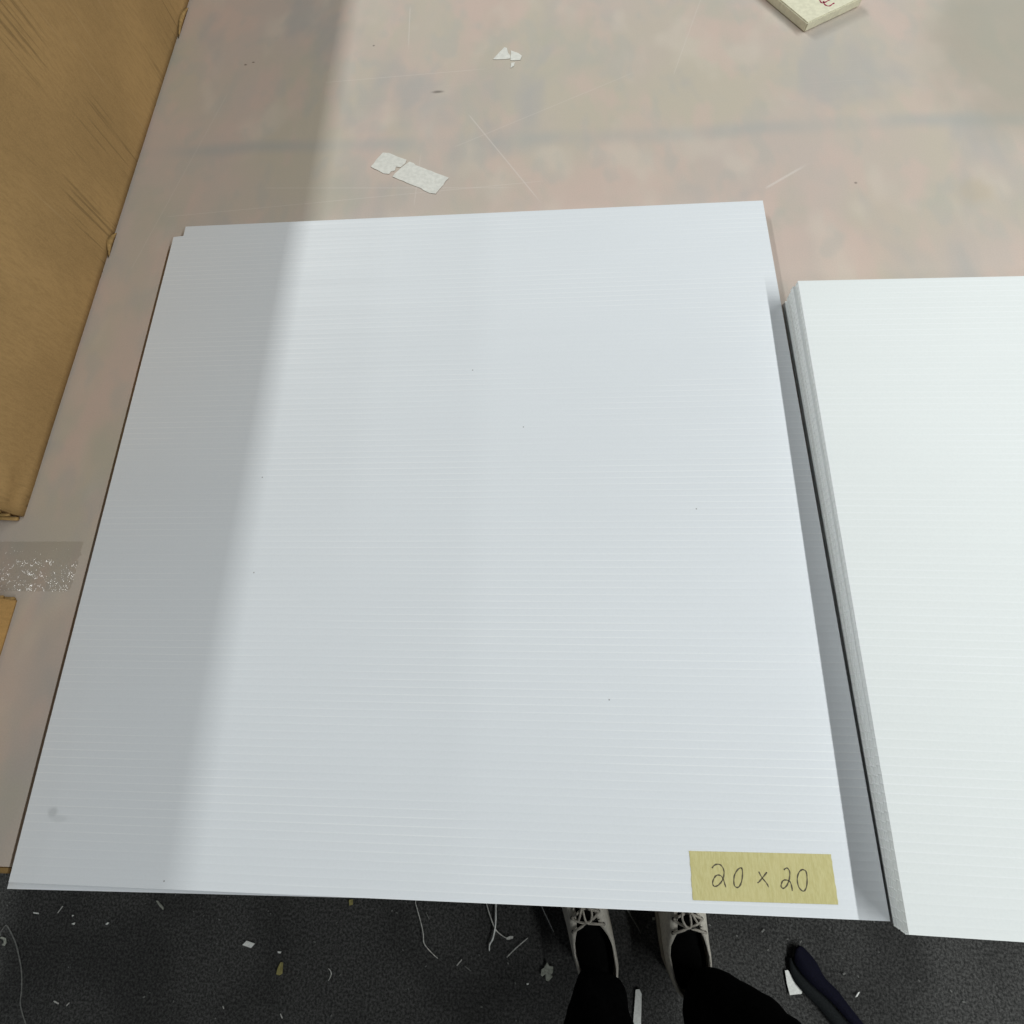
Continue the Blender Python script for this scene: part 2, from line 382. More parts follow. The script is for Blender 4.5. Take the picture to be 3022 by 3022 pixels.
offs = [(0.5118, -0.0012, -0.25), (0.5112, -0.0022, -0.42), (0.5094, -0.0020, -0.49), (0.5088, -0.0012, -0.61), (0.5080, -0.0011, -0.61), (0.5074, 0.0004, -1.0)]
for i, (x, y, a) in enumerate(offs):
    o = mobj('plastic_sheet', small, None); place(o, x, y, ZT+0.00405*i, a)
    tag(o, names[i], 'plastic sheet', 'stacked smaller sheets')

# ------------------------------------------------------------------ measured outlines, metres: floor
flake_strip = [(-0.6971, -0.336), (-0.6857, -0.3367), (-0.6843, -0.3387), (-0.6958, -0.338)]
sliver1 = [(-0.6453, -0.3352), (-0.6383, -0.3238)]
flake2 = [(-0.6152, -0.3393), (-0.6136, -0.3372), (-0.6108, -0.338), (-0.6124, -0.3401)]
flake_tri = [(-0.6119, -0.3519), (-0.6049, -0.3493), (-0.6056, -0.3534)]
flake3 = [(-0.5418, -0.3498), (-0.5383, -0.3465), (-0.5344, -0.3475), (-0.5379, -0.3508)]
tan_sliver = [(-0.4477, -0.3073), (-0.4433, -0.3071), (-0.4299, -0.3177), (-0.429, -0.3218), (-0.4373, -0.3171)]
para = [(-0.2595, -0.3719), (-0.2523, -0.3649), (-0.2349, -0.3689), (-0.2413, -0.3761)]
crumb = [(-0.1889, -0.3789), (-0.1813, -0.3792), (-0.1826, -0.382), (-0.1878, -0.3816)]
yellow = [(-0.1795, -0.3949), (-0.1747, -0.3953), (-0.174, -0.4128), (-0.1791, -0.4152), (-0.1855, -0.4136), (-0.1843, -0.4038)]
hook = [(-0.0868, -0.401), (-0.0823, -0.4048), (-0.0806, -0.4106), (-0.0845, -0.4196)]
sl4 = [(-0.6112, -0.4738), (-0.6005, -0.4773)]
sl5 = [(-0.5839, -0.4798), (-0.5796, -0.475)]
strand = [(-0.7525, -0.3771), (-0.7526, -0.3713), (-0.748, -0.363), (-0.7413, -0.3584), (-0.7274, -0.3689), (-0.7104, -0.3868), (-0.6958, -0.4089), (-0.6843, -0.4307), (-0.6762, -0.4578), (-0.6737, -0.4766), (-0.6642, -0.4949), (-0.6521, -0.5126), (-0.6421, -0.5306)]
curl = [(-0.7552, -0.3801), (-0.7483, -0.3786), (-0.7401, -0.3809), (-0.7366, -0.3879), (-0.7385, -0.3931), (-0.7449, -0.3917), (-0.7417, -0.3881), (-0.7449, -0.3831)]
sl6 = [(-0.2797, -0.4661), (-0.2769, -0.4701)]
sl7 = [(-0.1684, -0.4724), (-0.1637, -0.4789)]
thr1 = [(0.0709, -0.2882), (0.0712, -0.2924), (0.0823, -0.3188), (0.0884, -0.3352), (0.0912, -0.3516), (0.0985, -0.3608), (0.1108, -0.3711), (0.1184, -0.377)]
thr1b = [(0.0915, -0.3058), (0.0946, -0.3113), (0.0984, -0.3167)]
blob = [(-0.0599, -0.2916), (-0.0523, -0.2904), (-0.0517, -0.299), (-0.0581, -0.3009)]
thrA = [(0.2244, -0.2797), (0.2247, -0.2895), (0.2247, -0.3188), (0.2203, -0.3409), (0.2146, -0.3506), (0.2142, -0.3615)]
thrB = [(0.2054, -0.2832), (0.2083, -0.2921), (0.2162, -0.3108), (0.2249, -0.3271), (0.2367, -0.3362), (0.2466, -0.3412)]
lump = [(0.245, -0.3399), (0.2525, -0.3369), (0.2584, -0.3372), (0.2578, -0.3405), (0.2499, -0.343), (0.246, -0.3426)]
stick = [(0.2465, -0.37), (0.2648, -0.354), (0.2859, -0.3383)]
bit1 = [(0.1545, -0.3862), (0.1633, -0.377)]
bit2 = [(0.1693, -0.3866), (0.181, -0.3935)]
leaf = [(0.3209, -0.373), (0.3247, -0.3794), (0.3318, -0.3797), (0.3317, -0.387), (0.3278, -0.3924), (0.3304, -0.3949), (0.323, -0.4017), (0.3182, -0.4007), (0.3176, -0.3916), (0.3118, -0.3952), (0.3093, -0.3932), (0.3103, -0.3853), (0.3151, -0.3825)]
thrC = [(0.309, -0.2794), (0.3129, -0.2904), (0.322, -0.3068), (0.3333, -0.3277)]
flake5 = [(0.283, -0.4077), (0.2869, -0.4067), (0.2872, -0.4088), (0.284, -0.4097)]
thrD = [(0.4682, -0.2819), (0.4726, -0.2905), (0.4845, -0.3087), (0.4932, -0.3232)]
sq = [(0.5157, -0.2979), (0.5208, -0.2978), (0.5205, -0.3021), (0.5157, -0.3023)]
strip = [(0.4787, -0.4077), (0.4856, -0.4069), (0.4889, -0.4136), (0.4849, -0.4586), (0.4835, -0.4609), (0.4755, -0.4613), (0.4717, -0.4533), (0.476, -0.4269)]
scrap_w = [(0.743, -0.3682), (0.7481, -0.3672), (0.7562, -0.3793), (0.7686, -0.3891), (0.7693, -0.3942), (0.7668, -0.4007), (0.7465, -0.4034), (0.7439, -0.3876)]
flake6 = [(0.8571, -0.4018), (0.8636, -0.3944), (0.8668, -0.3937), (0.861, -0.4003)]
strapA_l = [(0.7633, -0.3316), (0.7584, -0.3478), (0.7623, -0.3595), (0.7806, -0.3809), (0.8024, -0.3979), (0.8207, -0.4148), (0.8408, -0.4376), (0.8634, -0.4598)]
strapA_r = [(0.7702, -0.3273), (0.779, -0.331), (0.7949, -0.3489), (0.8066, -0.372), (0.8251, -0.3892), (0.8399, -0.4089), (0.8656, -0.4403), (0.8842, -0.4588)]
strapB = [(0.7546, -0.3479), (0.7578, -0.3689), (0.7732, -0.3889), (0.7972, -0.4108), (0.8199, -0.4373), (0.8395, -0.461)]
# measured outlines, metres: table and sheet
mA = [(0.1708, 0.597), (0.177, 0.596), (0.1842, 0.5916), (0.1948, 0.586), (0.1938, 0.5819), (0.1895, 0.5769), (0.1853, 0.5781), (0.1844, 0.5732), (0.1807, 0.5722), (0.1794, 0.5693), (0.1739, 0.5704), (0.1609, 0.5798)]
mB = [(0.1977, 0.5835), (0.2019, 0.5814), (0.2041, 0.5786), (0.2316, 0.5636), (0.2363, 0.5607), (0.2333, 0.5566), (0.2315, 0.5524), (0.225, 0.5422), (0.2197, 0.5433), (0.2129, 0.5477), (0.2114, 0.5495), (0.1831, 0.5656), (0.1847, 0.5693), (0.1908, 0.5768)]
mC = [(0.2733, 0.7179), (0.2844, 0.7347), (0.2873, 0.7333), (0.2886, 0.7258), (0.2907, 0.7225), (0.2907, 0.7173), (0.2819, 0.7171)]
mD = [(0.2914, 0.7293), (0.2989, 0.7248), (0.3026, 0.7203), (0.3011, 0.7142), (0.2912, 0.7147)]
mE = [(0.292, 0.7109), (0.2955, 0.7112), (0.2949, 0.7065), (0.2914, 0.7034)]
g1 = [(0.4162, 0.0216), (0.4171, 0.0227), (0.4189, 0.0236), (0.4209, 0.0234), (0.4222, 0.022), (0.4226, 0.02), (0.4222, 0.018), (0.421, 0.0156), (0.419, 0.0137), (0.4172, 0.0129), (0.4161, 0.0132), (0.4158, 0.0145), (0.4164, 0.0162), (0.4177, 0.0178), (0.4192, 0.0184), (0.4209, 0.0179), (0.4219, 0.0162), (0.4224, 0.0142), (0.4228, 0.0127)]
g2 = [(0.4329, 0.0221), (0.4315, 0.0222), (0.4296, 0.0207), (0.4281, 0.0184), (0.4275, 0.0159), (0.4276, 0.0136), (0.429, 0.0128), (0.4305, 0.0137), (0.4318, 0.016), (0.4326, 0.0191), (0.4327, 0.0216), (0.4322, 0.0221)]
g3 = [(0.4417, 0.0208), (0.4428, 0.0184), (0.4443, 0.0165), (0.4455, 0.015), (0.446, 0.0136)]
g4 = [(0.4461, 0.0207), (0.4436, 0.0182), (0.4414, 0.0161), (0.4403, 0.0154)]
g5 = [(0.4555, 0.0221), (0.4566, 0.0229), (0.4577, 0.0229), (0.4585, 0.0215), (0.4583, 0.0195), (0.4574, 0.0169), (0.4559, 0.0146), (0.4543, 0.0134), (0.4532, 0.0135), (0.4529, 0.0145), (0.4535, 0.016), (0.4546, 0.0171), (0.4563, 0.0173), (0.4579, 0.0166), (0.4585, 0.015), (0.4586, 0.0122)]
g6 = [(0.4653, 0.0226), (0.4637, 0.0214), (0.4624, 0.0191), (0.462, 0.0166), (0.4624, 0.0141), (0.4641, 0.0124), (0.4656, 0.013), (0.4668, 0.0153), (0.4675, 0.0188), (0.4674, 0.0218), (0.4659, 0.0226), (0.465, 0.0223)]
r1 = [(0.5957, 0.7646), (0.5955, 0.7586), (0.5966, 0.7552), (0.5991, 0.7552), (0.6028, 0.7578), (0.6046, 0.7585)]
r2 = [(0.5987, 0.7576), (0.5985, 0.7543), (0.6, 0.7508), (0.6031, 0.7498), (0.606, 0.7522), (0.6082, 0.7536)]

# ------------------------------------------------------------------ yellow masking tape with pencil writing
def poly_slab(bm, pts, z, th, jit=0.0, curl=0.0):
    """flat piece with the given outline, real thickness, slightly uneven"""
    n = len(pts); cx = sum(p[0] for p in pts)/n; cy = sum(p[1] for p in pts)/n
    rr = max(math.hypot(p[0]-cx, p[1]-cy) for p in pts)
    def h(x, y): return curl*((math.hypot(x-cx, y-cy)/rr)**2)*(0.6+0.4*math.sin(x*700+y*500))
    lo = [bm.verts.new((x, y, z+h(x, y))) for x, y in pts]; hi = [bm.verts.new((x, y, z+th+h(x, y))) for x, y in pts]
    cl = bm.verts.new((cx, cy, z)); ch = bm.verts.new((cx, cy, z+th))
    for i in range(n):
        j = (i+1) % n
        bm.faces.new((lo[i], lo[j], hi[j], hi[i])); bm.faces.new((hi[i], hi[j], ch)); bm.faces.new((lo[j], lo[i], cl))
ZS = ZT+0.00805
note = [(0.4042, 0.0059), (0.4821, 0.0067), (0.4823, 0.0305), (0.4043, 0.0296)]
edge = []
for i in range(4):
    a, b = note[i], note[(i+1) % 4]; m = 14 if i % 2 else 2
    for k in range(m):
        t = k/m; j = 0.00018 if i % 2 else 0
        edge.append((a[0]+(b[0]-a[0])*t+random.uniform(-j, j), a[1]+(b[1]-a[1])*t))
bm = bmesh.new(); poly_slab(bm, edge, ZS+0.00004, 0.00012)
tape = from_bm('tape_label', bm, M_mask)
tag(tape, 'yellow masking tape label with handwritten 20 x 20 on the large sheet', 'tape label')
bm = bmesh.new()
for s in (g1, g2, g3, g4, g5, g6): ribbon(bm, s, ZS+0.00019, 0.00068)
from_bm('handwriting', bm, M_pencil, tape)['label'] = 'pencil handwriting reading 20 x 20'

# ------------------------------------------------------------------ torn tape pieces on the table
def frag(name, pts, label, cat, mat, z, th, grp=None, curl=0.0002, sub=True):
    P = []
    for i in range(len(pts)):
        a, b = pts[i], pts[(i+1) % len(pts)]; L = math.hypot(b[0]-a[0], b[1]-a[1])
        P.append(a)
        if sub and L > 0.008:
            for k in range(1, int(L/0.004)):
                t = k/int(L/0.004); P.append((a[0]+(b[0]-a[0])*t+random.uniform(-.0003, .0003), a[1]+(b[1]-a[1])*t+random.uniform(-.0003, .0003)))
    bm = bmesh.new(); poly_slab(bm, P, z, th, curl=curl)
    return tag(from_bm(name, bm, mat), label, cat, grp)
TG = 'torn bits of masking tape on the table'
frag('tape_scrap', mA, 'shorter pale piece of the torn masking tape strip, notched edge', 'tape scrap', M_mtape, ZT+0.0001, 0.00025, TG)
frag('tape_scrap', mB, 'longer pale piece of the torn masking tape strip stuck on the table', 'tape scrap', M_mtape, ZT+0.0001, 0.00025, TG)
frag('tape_scrap', mC, 'small triangular scrap of pale tape on the bare table', 'tape scrap', M_mtape, ZT+0.0001, 0.0002, TG)
frag('tape_scrap', mD, 'small five sided scrap of pale tape beside the triangular scrap', 'tape scrap', M_mtape, ZT+0.0001, 0.0002, TG)
frag('tape_scrap', mE, 'tiny sliver of pale tape below the triangular scrap', 'tape scrap', M_mtape, ZT+0.0001, 0.0002, TG)

# ------------------------------------------------------------------ cream foam block with red marker writing
c0 = Vector((0.579, 0.7272, 0)); u = Vector((0.870, 0.494, 0)).normalized(); v = Vector((-u.y, u.x, 0))
bm = bmesh.new(); H = 0.0078; nu, nv = 6, 10
def fb(a, b, z):
    p = c0+u*a*0.0667+v*b*0.125; return (p.x, p.y, ZT+0.0002+z)
box(bm, 0, 1, 0, 1, 0, 1)
for q in bm.verts: q.co = Vector(fb(q.co.x, q.co.y, q.co.z*H))
bmesh.ops.bevel(bm, geom=bm.edges[:], offset=0.0009, segments=2, affect='EDGES')
bmesh.ops.subdivide_edges(bm, edges=[e for e in bm.edges if e.calc_length() > 0.02], cuts=6, use_grid_fill=True)
for q in bm.verts:
    q.co += Vector((noise.noise(q.co*160), noise.noise(q.co*160+Vector((9, 0, 0))), 0))*0.0004
blk = from_bm('foam_block', bm, M_foam)
tag(blk, 'cream foam block with red marker writing lying on the table', 'foam block')
bm = bmesh.new()
for s in (r1, r2): ribbon(bm, s, ZT+0.0002+H+0.00003, 0.0015)
ex = [(0.5957, 0.7646), (0.596, 0.769), (0.6, 0.772), (0.604, 0.770), (0.606, 0.766), (0.6046, 0.7605)]
ribbon(bm, ex, ZT+0.0002+H+0.00003, 0.0015)
from_bm('marker_writing', bm, M_red, blk)['label'] = 'looped red marker strokes'

# ------------------------------------------------------------------ cardboard cartons
def panel(bm, p0, p1, z0, z1, th, inward, ny=40, nz=18, amp=0.0012, seed=0.0, crush=0.0):
    """upright board from p0 to p1, thickness inward, surface dented; crush buckles the lower end near p0"""
    p0 = Vector((*p0, 0)); p1 = Vector((*p1, 0)); d = p1-p0; n = Vector((*inward, 0)).normalized()
    G = []
    for side in (0, 1):
        g = []
        for i in range(ny+1):
            row = []
            for k in range(nz+1):
                t = i/ny; s = k/nz; q = p0+d*t; z = z0+(z1-z0)*s
                a = noise.noise(Vector((q.x*14+seed, q.y*14, z*5)))*amp + noise.noise(Vector((q.x*60+seed, q.y*60, z*6)))*amp*0.35
                if crush:
                    e = math.exp(-(t*d.length/0.035)**2)*math.exp(-((z-z0)/0.05)**2)
                    a += crush*e*math.sin((z-z0)*900+q.y*40)
                fade = 0.25 if k in (0, nz) or i in (0, ny) else 1
                row.append(bm.verts.new((q+n*(side*th+a*fade)) + Vector((0, 0, z))))
            g.append(row)
        G.append(g)
    for i in range(ny):
        for k in range(nz):
            A = G[0]; bm.faces.new((A[i][k], A[i+1][k], A[i+1][k+1], A[i][k+1]))
            A = G[1]; bm.faces.new((A[i][k], A[i][k+1], A[i+1][k+1], A[i+1][k]))
    for i in range(ny):
        for k in (0, nz): bm.faces.new((G[0][i][k], G[1][i][k], G[1][i+1][k], G[0][i+1][k]))
    for k in range(nz):
        for i in (0, ny): bm.faces.new((G[0][i][k], G[0][i][k+1], G[1][i][k+1], G[1][i][k]))
def carton(x1, x0, y0, y1, h, mat, label, seed, crush):
    r = empty('cardboard_box', ((x0+x1)/2, (y0+y1)/2, ZT)); r.location = (0, 0, 0)
    tag(r, label, 'box', 'cartons along the table end')
    t = 0.005; z0 = ZT+0.0015; z1 = ZT+h
    bm = bmesh.new(); panel(bm, (x1, y0), (x1, y1), z0, z1, t, (-1, 0), 120, 40, 0.0007, seed, crush); from_bm('side_panel', bm, mat, r, True)
    bm = bmesh.new(); panel(bm, (x0, y0), (x0, y1), z0, z1, t, (1, 0), 12, 6, 0.001, seed+3); from_bm('side_panel', bm, mat, r, True)
    bm = bmesh.new(); panel(bm, (x1-t*1.2, y0+0.0005), (x0+t*1.2, y0+0.0005), z0, z1, t, (0, 1), 70, 40, 0.0012, seed+5, crush*1.4); from_bm('end_panel', bm, mat, r, True)
    bm = bmesh.new(); panel(bm, (x1-t*1.2, y1-0.0005), (x0+t*1.2, y1-0.0005), z0, z1, t, (0, -1), 30, 8, 0.001, seed+7); from_bm('end_panel', bm, mat, r, True)
    bm = bmesh.new(); box(bm, x0+0.006, x1-0.006, y0+0.006, y1-0.006, ZT+0.0004, ZT+0.005); from_bm('bottom_panel', bm, mat, r)
    for a, b in ((x0+0.002, (x0+x1)/2-0.001), ((x0+x1)/2+0.001, x1-0.002)):
        bm = bmesh.new(); box(bm, a, b, y0+0.002, y1-0.002, z1+0.0005, z1+0.0045); from_bm('top_flap', bm, mat, r)
    return r, z0
b1, z0 = carton(-0.0755, -0.42, 0.2345, 1.60, 0.22, M_card, 'tall brown cardboard box with wrinkled scuffed side standing along the table', 1.3, 0.0028)
# torn lips of board standing off the lower edge, and the folded bottom edges at the front corner
for (ya, yb, out) in ((0.484, 0.512, 0.0014), (0.785, 0.835, 0.0012)):
    bm = bmesh.new(); N = 10; A = []; B = []; Cc = []
    for i in range(N+1):
        t = i/N; b = math.sin(math.pi*t); y = ya+(yb-ya)*t
        A.append(bm.verts.new((-0.0745, y, ZT+0.0012+0.006*b))); B.append(bm.verts.new((-0.0745+out*b+0.0004, y, ZT+0.0012+0.003*b)))
        Cc.append(bm.verts.new((-0.0745+0.0002, y, ZT+0.0008)))
    for i in range(N):
        bm.faces.new((A[i], A[i+1], B[i+1], B[i])); bm.faces.new((B[i], B[i+1], Cc[i+1], Cc[i])); bm.faces.new((Cc[i], Cc[i+1], A[i+1], A[i]))
    from_bm('torn_edge', bm, M_cardlip, b1, True)
for k, (z, yo, r) in enumerate(((ZT+0.0025, 0.2325, 0.0016), (ZT+0.0085, 0.2332, 0.0012), (ZT+0.0145, 0.2338, 0.0010))):
    bm = bmesh.new(); tube_mesh(bm, [(-0.079-0.001*k+0.0012*math.sin(i), yo+0.0008*math.sin(i*1.7+k), z+0.0006*math.sin(i*2.3)) if i == 0 else (-0.079-i*0.02, yo+0.0008*math.sin(i*1.7+k), z+0.0008*math.sin(i*1.3+k)) for i in range(9)], r, 8)
    from_bm('folded_edge', bm, M_cardlip, b1, True)
b2, z0 = carton(-0.0600, -0.36, -0.03, 0.1705, 0.055, M_card2, 'low tan cardboard box with rounded corner beside the crinkled clear tape', 8.1, 0.0012)
for k, (z, r) in enumerate(((ZT+0.003, 0.0020), (ZT+0.010, 0.0016))):
    bm = bmesh.new(); tube_mesh(bm, [(-0.0615-i*0.02-0.001*k, 0.1708+0.0006*math.sin(i*1.7+k), z+0.0006*math.sin(i*1.9)) for i in range(9)], r, 8)
    from_bm('folded_edge', bm, M_cardlip, b2, True)

# ------------------------------------------------------------------ crinkled clear packing tape stuck on the table between the cartons
bm = bmesh.new(); nx, ny = 300, 60; X0, X1, Y0, Y1 = -0.30, -0.0225, 0.1775, 0.2150
g = []
for i in range(nx+1):
    row = []
    for j in range(ny+1):
        x = X0+(X1-X0)*i/nx; y = Y0+(Y1-Y0)*j/ny
        if i == nx: x += 0.0012*noise.noise(Vector((0, y*300, 0)))
        m = max(0.0, min(1.0, (0.2045-y)/0.004))                 # lower two thirds is badly crinkled
        a = abs(noise.noise(Vector((x*150, y*90, 3.1))))*0.0014 + abs(noise.noise(Vector((x*300+y*120, y*170, 7.7))))*0.0008
        row.append(bm.verts.new((x, y, ZT+0.00015+a*(0.12+0.88*m))))
    g.append(row)
for i in range(nx):
    for j in range(ny): bm.faces.new((g[i][j], g[i+1][j], g[i+1][j+1], g[i][j+1]))
for f in bm.faces: f.normal_flip() if f.normal.z < 0 else None
ct = from_bm('clear_tape', bm, M_clear, None, True)
tag(ct, 'crinkled glossy clear packing tape stuck on the table between the two cartons', 'tape')

# ------------------------------------------------------------------ scraps and threads on the carpet
SG = 'plastic scraps on the carpet'; HG = 'threads on the carpet'
def scrap(pts, label, mat=M_white, grow=1.0, tilt=0.0, name='plastic_scrap', cat='scrap', th=0.0006, grp=SG, z=0.0035):
    cx = sum(p[0] for p in pts)/len(pts); cy = sum(p[1] for p in pts)/len(pts)
    pts = [(cx+(x-cx)*grow, cy+(y-cy)*grow) for x, y in pts]
    return frag(name, pts, label, cat, mat, z, th, grp, curl=tilt, sub=False)
scrap(flake_strip, 'short white strip like a grain of rice lying on the carpet')
scrap(flake2, 'tiny white flake above the white triangular flake on the carpet')
scrap(flake_tri, 'tiny white triangular flake on the carpet')
scrap(flake3, 'small white oval flake on the carpet lying by itself beside the triangular flake')
scrap(tan_sliver, 'folded cream sliver on the carpet near the taped sheet edge', M_grey, 1.0, 0.002)
scrap(para, 'bright white diamond shaped plastic chip on the carpet')
scrap(crumb, 'tiny pale crumb between the white diamond chip and the yellow scrap', M_white)
scrap(yellow, 'dull yellow scrap of masking tape on the carpet', M_yel, 1.0, 0.002)
scrap(curl, 'curled grey scrap beside the long looped thread', M_grey, 1.0, 0.0)
scrap(blob, 'small brownish crumb on the carpet at the overhanging sheet edge', M_yel, 1.0, 0.001)
scrap(lump, 'pale knot at the end of the bent thread', M_thread, 1.0, 0.001)
scrap(leaf, 'crumpled grey leaf shaped scrap beside the beige shoes', M_grey, 1.0, 0.004)
scrap(flake5, 'tiny white flake near the crumpled grey scrap', M_white)
scrap(sq, 'tiny grey square chip between the two shoes', M_grey)
scrap(strip, 'long white rounded plastic strip on the carpet between the legs', M_white, 1.0, 0.001)
scrap(scrap_w, 'large white wedge shaped plastic scrap beside the navy strap', M_white, 1.0, 0.0008)
scrap(flake6, 'small white sliver on the carpet beyond the navy strap', M_white)
def thread(pts, label, r, mat=M_thread, lift=0.0):
    n = len(pts)
    P = smooth_path([(x, y, 0.0042+lift*math.sin(math.pi*i/max(1, n-1))) for i, (x, y) in enumerate(pts)], 5)
    k = len(P); tp = [0.55+0.45*math.sin(math.pi*min(1, max(0, (i+1)/(k+1))))+0.1*math.sin(i*1.7) for i in range(k)]
    bm = bmesh.new(); tube_mesh(bm, P, r, 6, tp)
    return tag(from_bm('thread', bm, mat, None, True), label, 'thread', HG)
thread(strand, 'long looped grey thread on the carpet', 0.0011, M_dimthread, 0.006)
thread(sliver1, 'thin pale sliver on the carpet among the small white flakes', 0.0010)
thread(hook, 'tiny hooked pale fibre near the yellow scrap', 0.0008)
thread(sl4, 'short pale fibre on open carpet, paired with a shorter one', 0.0011)
thread(sl5, 'shorter pale fibre on open carpet next to its pair', 0.0010)
thread(sl6, 'tiny pale fibre on the carpet between thread and yellow scrap', 0.0009)
thread(sl7, 'tiny slanted fibre on the carpet below the yellow scrap', 0.0009)
thread(thr1, 'thin kinked thread on the carpet running out from under the large sheet', 0.0008, M_thread, 0.004)
thread(thr1b, 'very short grey thread beside the thin kinked thread', 0.0008, M_dimthread)
thread(thrA, 'bright thick bent thread crossing another thread on the carpet', 0.0016, M_white, 0.004)
thread(thrB, 'bent thread with a knot crossing under the bright thread', 0.0010, M_thread, 0.002)
thread(stick, 'straight pale sliver lying diagonally near the knotted thread', 0.0010)
thread(bit1, 'short bright fibre on the carpet near the kinked thread end', 0.0010)
thread(bit2, 'short dull fibre on the carpet beside the short bright fibre', 0.0009, M_dimthread)
thread(thrC, 'pale tapered thread on the carpet next to the laced beige shoe', 0.0011, M_white, 0.003)
thread(thrD, 'dull straight thread on the carpet between the two shoes', 0.0013, M_dimthread, 0.002)
# countless tiny specks of lint
bm = bmesh.new()
for i in range(170):
    x = random.uniform(-0.85, 1.05); y = random.uniform(-0.62, -0.22); s = random.choice((0.0005, 0.0006, 0.0008, 0.0008, 0.0012)); a = random.uniform(0, 3.14)
    L = s*random.uniform(1, 3.0); dx, dy = math.cos(a)*L, math.sin(a)*L; ex_, ey_ = -math.sin(a)*s, math.cos(a)*s
    q = [bm.verts.new((x+sx*dx+sy*ex_, y+sx*dy+sy*ey_, 0.0030+zz)) for zz in (0, 0.0008) for sx, sy in ((-1, -1), (1, -1), (1, 1), (-1, 1))]
    for f in ((0,3,2,1),(4,5,6,7),(0,1,5,4),(1,2,6,5),(2,3,7,6),(3,0,4,7)): bm.faces.new([q[k] for k in f])
lint = from_bm('lint', bm, M_dimthread); lint['kind'] = 'stuff'
tag(lint, 'tiny pale specks of lint scattered over the dark carpet', 'lint')

# ------------------------------------------------------------------ folded navy strap on the carpet
def band(bm, L, R, z, th, lift=0.0):
    n = len(L); lo = []; hi = []
    for i in range(n):
        zz = z+lift*math.sin(i*1.3)
        m = (Vector((*L[i], 0))+Vector((*R[i], 0)))/2
        lo.append([bm.verts.new((*L[i], zz)), bm.verts.new((*R[i], zz))])
        hi.append([bm.verts.new((*L[i], zz+th)), bm.verts.new((m.x, m.y, zz+th*1.5)), bm.verts.new((*R[i], zz+th))])
    for i in range(n-1):
        bm.faces.new((hi[i][0], hi[i][1], hi[i+1][1], hi[i+1][0])); bm.faces.new((hi[i][1], hi[i][2], hi[i+1][2], hi[i+1][1]))
        bm.faces.new((lo[i][0], lo[i+1][0], lo[i+1][1], lo[i][1]))
        bm.faces.new((lo[i][0], hi[i][0], hi[i+1][0], lo[i+1][0])); bm.faces.new((lo[i][1], lo[i+1][1], hi[i+1][2], hi[i][2]))
    for i in (0, n-1): bm.faces.new((lo[i][0], lo[i][1], hi[i][2], hi[i][1], hi[i][0]))
strap = empty('strap', (0, 0, 0)); tag(strap, 'folded navy blue webbing strap lying on the carpet', 'strap')
sl = [p[:2] for p in smooth_path([(x, y, 0) for x, y in strapA_l], 3)]; sr = [p[:2] for p in smooth_path([(x, y, 0) for x, y in strapA_r], 3)]
bm = bmesh.new(); band(bm, [tuple(p) for p in sl], [tuple(p) for p in sr], 0.011, 0.003, 0.0006); from_bm('upper_band', bm, M_navy, strap, True)
pb = smooth_path([(x, y, 0) for x, y in strapB], 3); Lb = []; Rb = []
for i, p in enumerate(pb):
    t = (pb[min(i+1, len(pb)-1)]-pb[max(0, i-1)]).normalized(); nrm = Vector((-t.y, t.x, 0)); ww = 0.004+0.009*min(1, i/5)
    Lb.append(tuple((p+nrm*ww)[:2])); Rb.append(tuple((p-nrm*ww*0.7)[:2]))
bm = bmesh.new(); band(bm, Lb, Rb, 0.0042, 0.003, 0.0004); from_bm('lower_band', bm, M_strapgrey, strap, True)

# ------------------------------------------------------------------ person: black trousers and beige laced shoes
person = empty('person', (0.48, -0.36, 0)); person.location = (0, 0, 0)
tag(person, 'standing person in loose black trousers and beige laced shoes at the table edge', 'person')
me = bpy.data.meshes.new('trousers')
J = [((0.505, -0.50, 0.95), 0.13), ((0.440, -0.475, 0.86), 0.100), ((0.395, -0.415, 0.52), 0.075), ((0.392, -0.392, 0.30), 0.060), ((0.398, -0.374, 0.17), 0.054), ((0.404, -0.358, 0.088), 0.045),
     ((0.585, -0.475, 0.86), 0.100), ((0.664, -0.405, 0.52), 0.088), ((0.634, -0.385, 0.30), 0.090), ((0.600, -0.375, 0.17), 0.070), ((0.560, -0.362, 0.088), 0.047),
     ((0.505, -0.51, 1.05), 0.135)]
me.from_pydata([j[0] for j in J], [(0, 1), (1, 2), (2, 3), (3, 4), (4, 5), (0, 6), (6, 7), (7, 8), (8, 9), (9, 10), (0, 11)], [])
me.update(); tr = mobj('trousers', me, M_black, person)
md = tr.modifiers.new('skin', 'SKIN'); md.use_smooth_shade = True
for sv, j in zip(me.skin_vertices[0].data, J): sv.radius = (j[1], j[1])
me.skin_vertices[0].data[0].use_root = True
tr.modifiers.new('sub', 'SUBSURF').levels = 3; tr.modifiers['sub'].render_levels = 3
tx = bpy.data.textures.new('folds', 'CLOUDS'); tx.noise_scale = 0.06
dm = tr.modifiers.new('folds', 'DISPLACE'); dm.texture = tx; dm.strength = 0.022; dm.mid_level = 0.5; dm.texture_coords = 'GLOBAL'

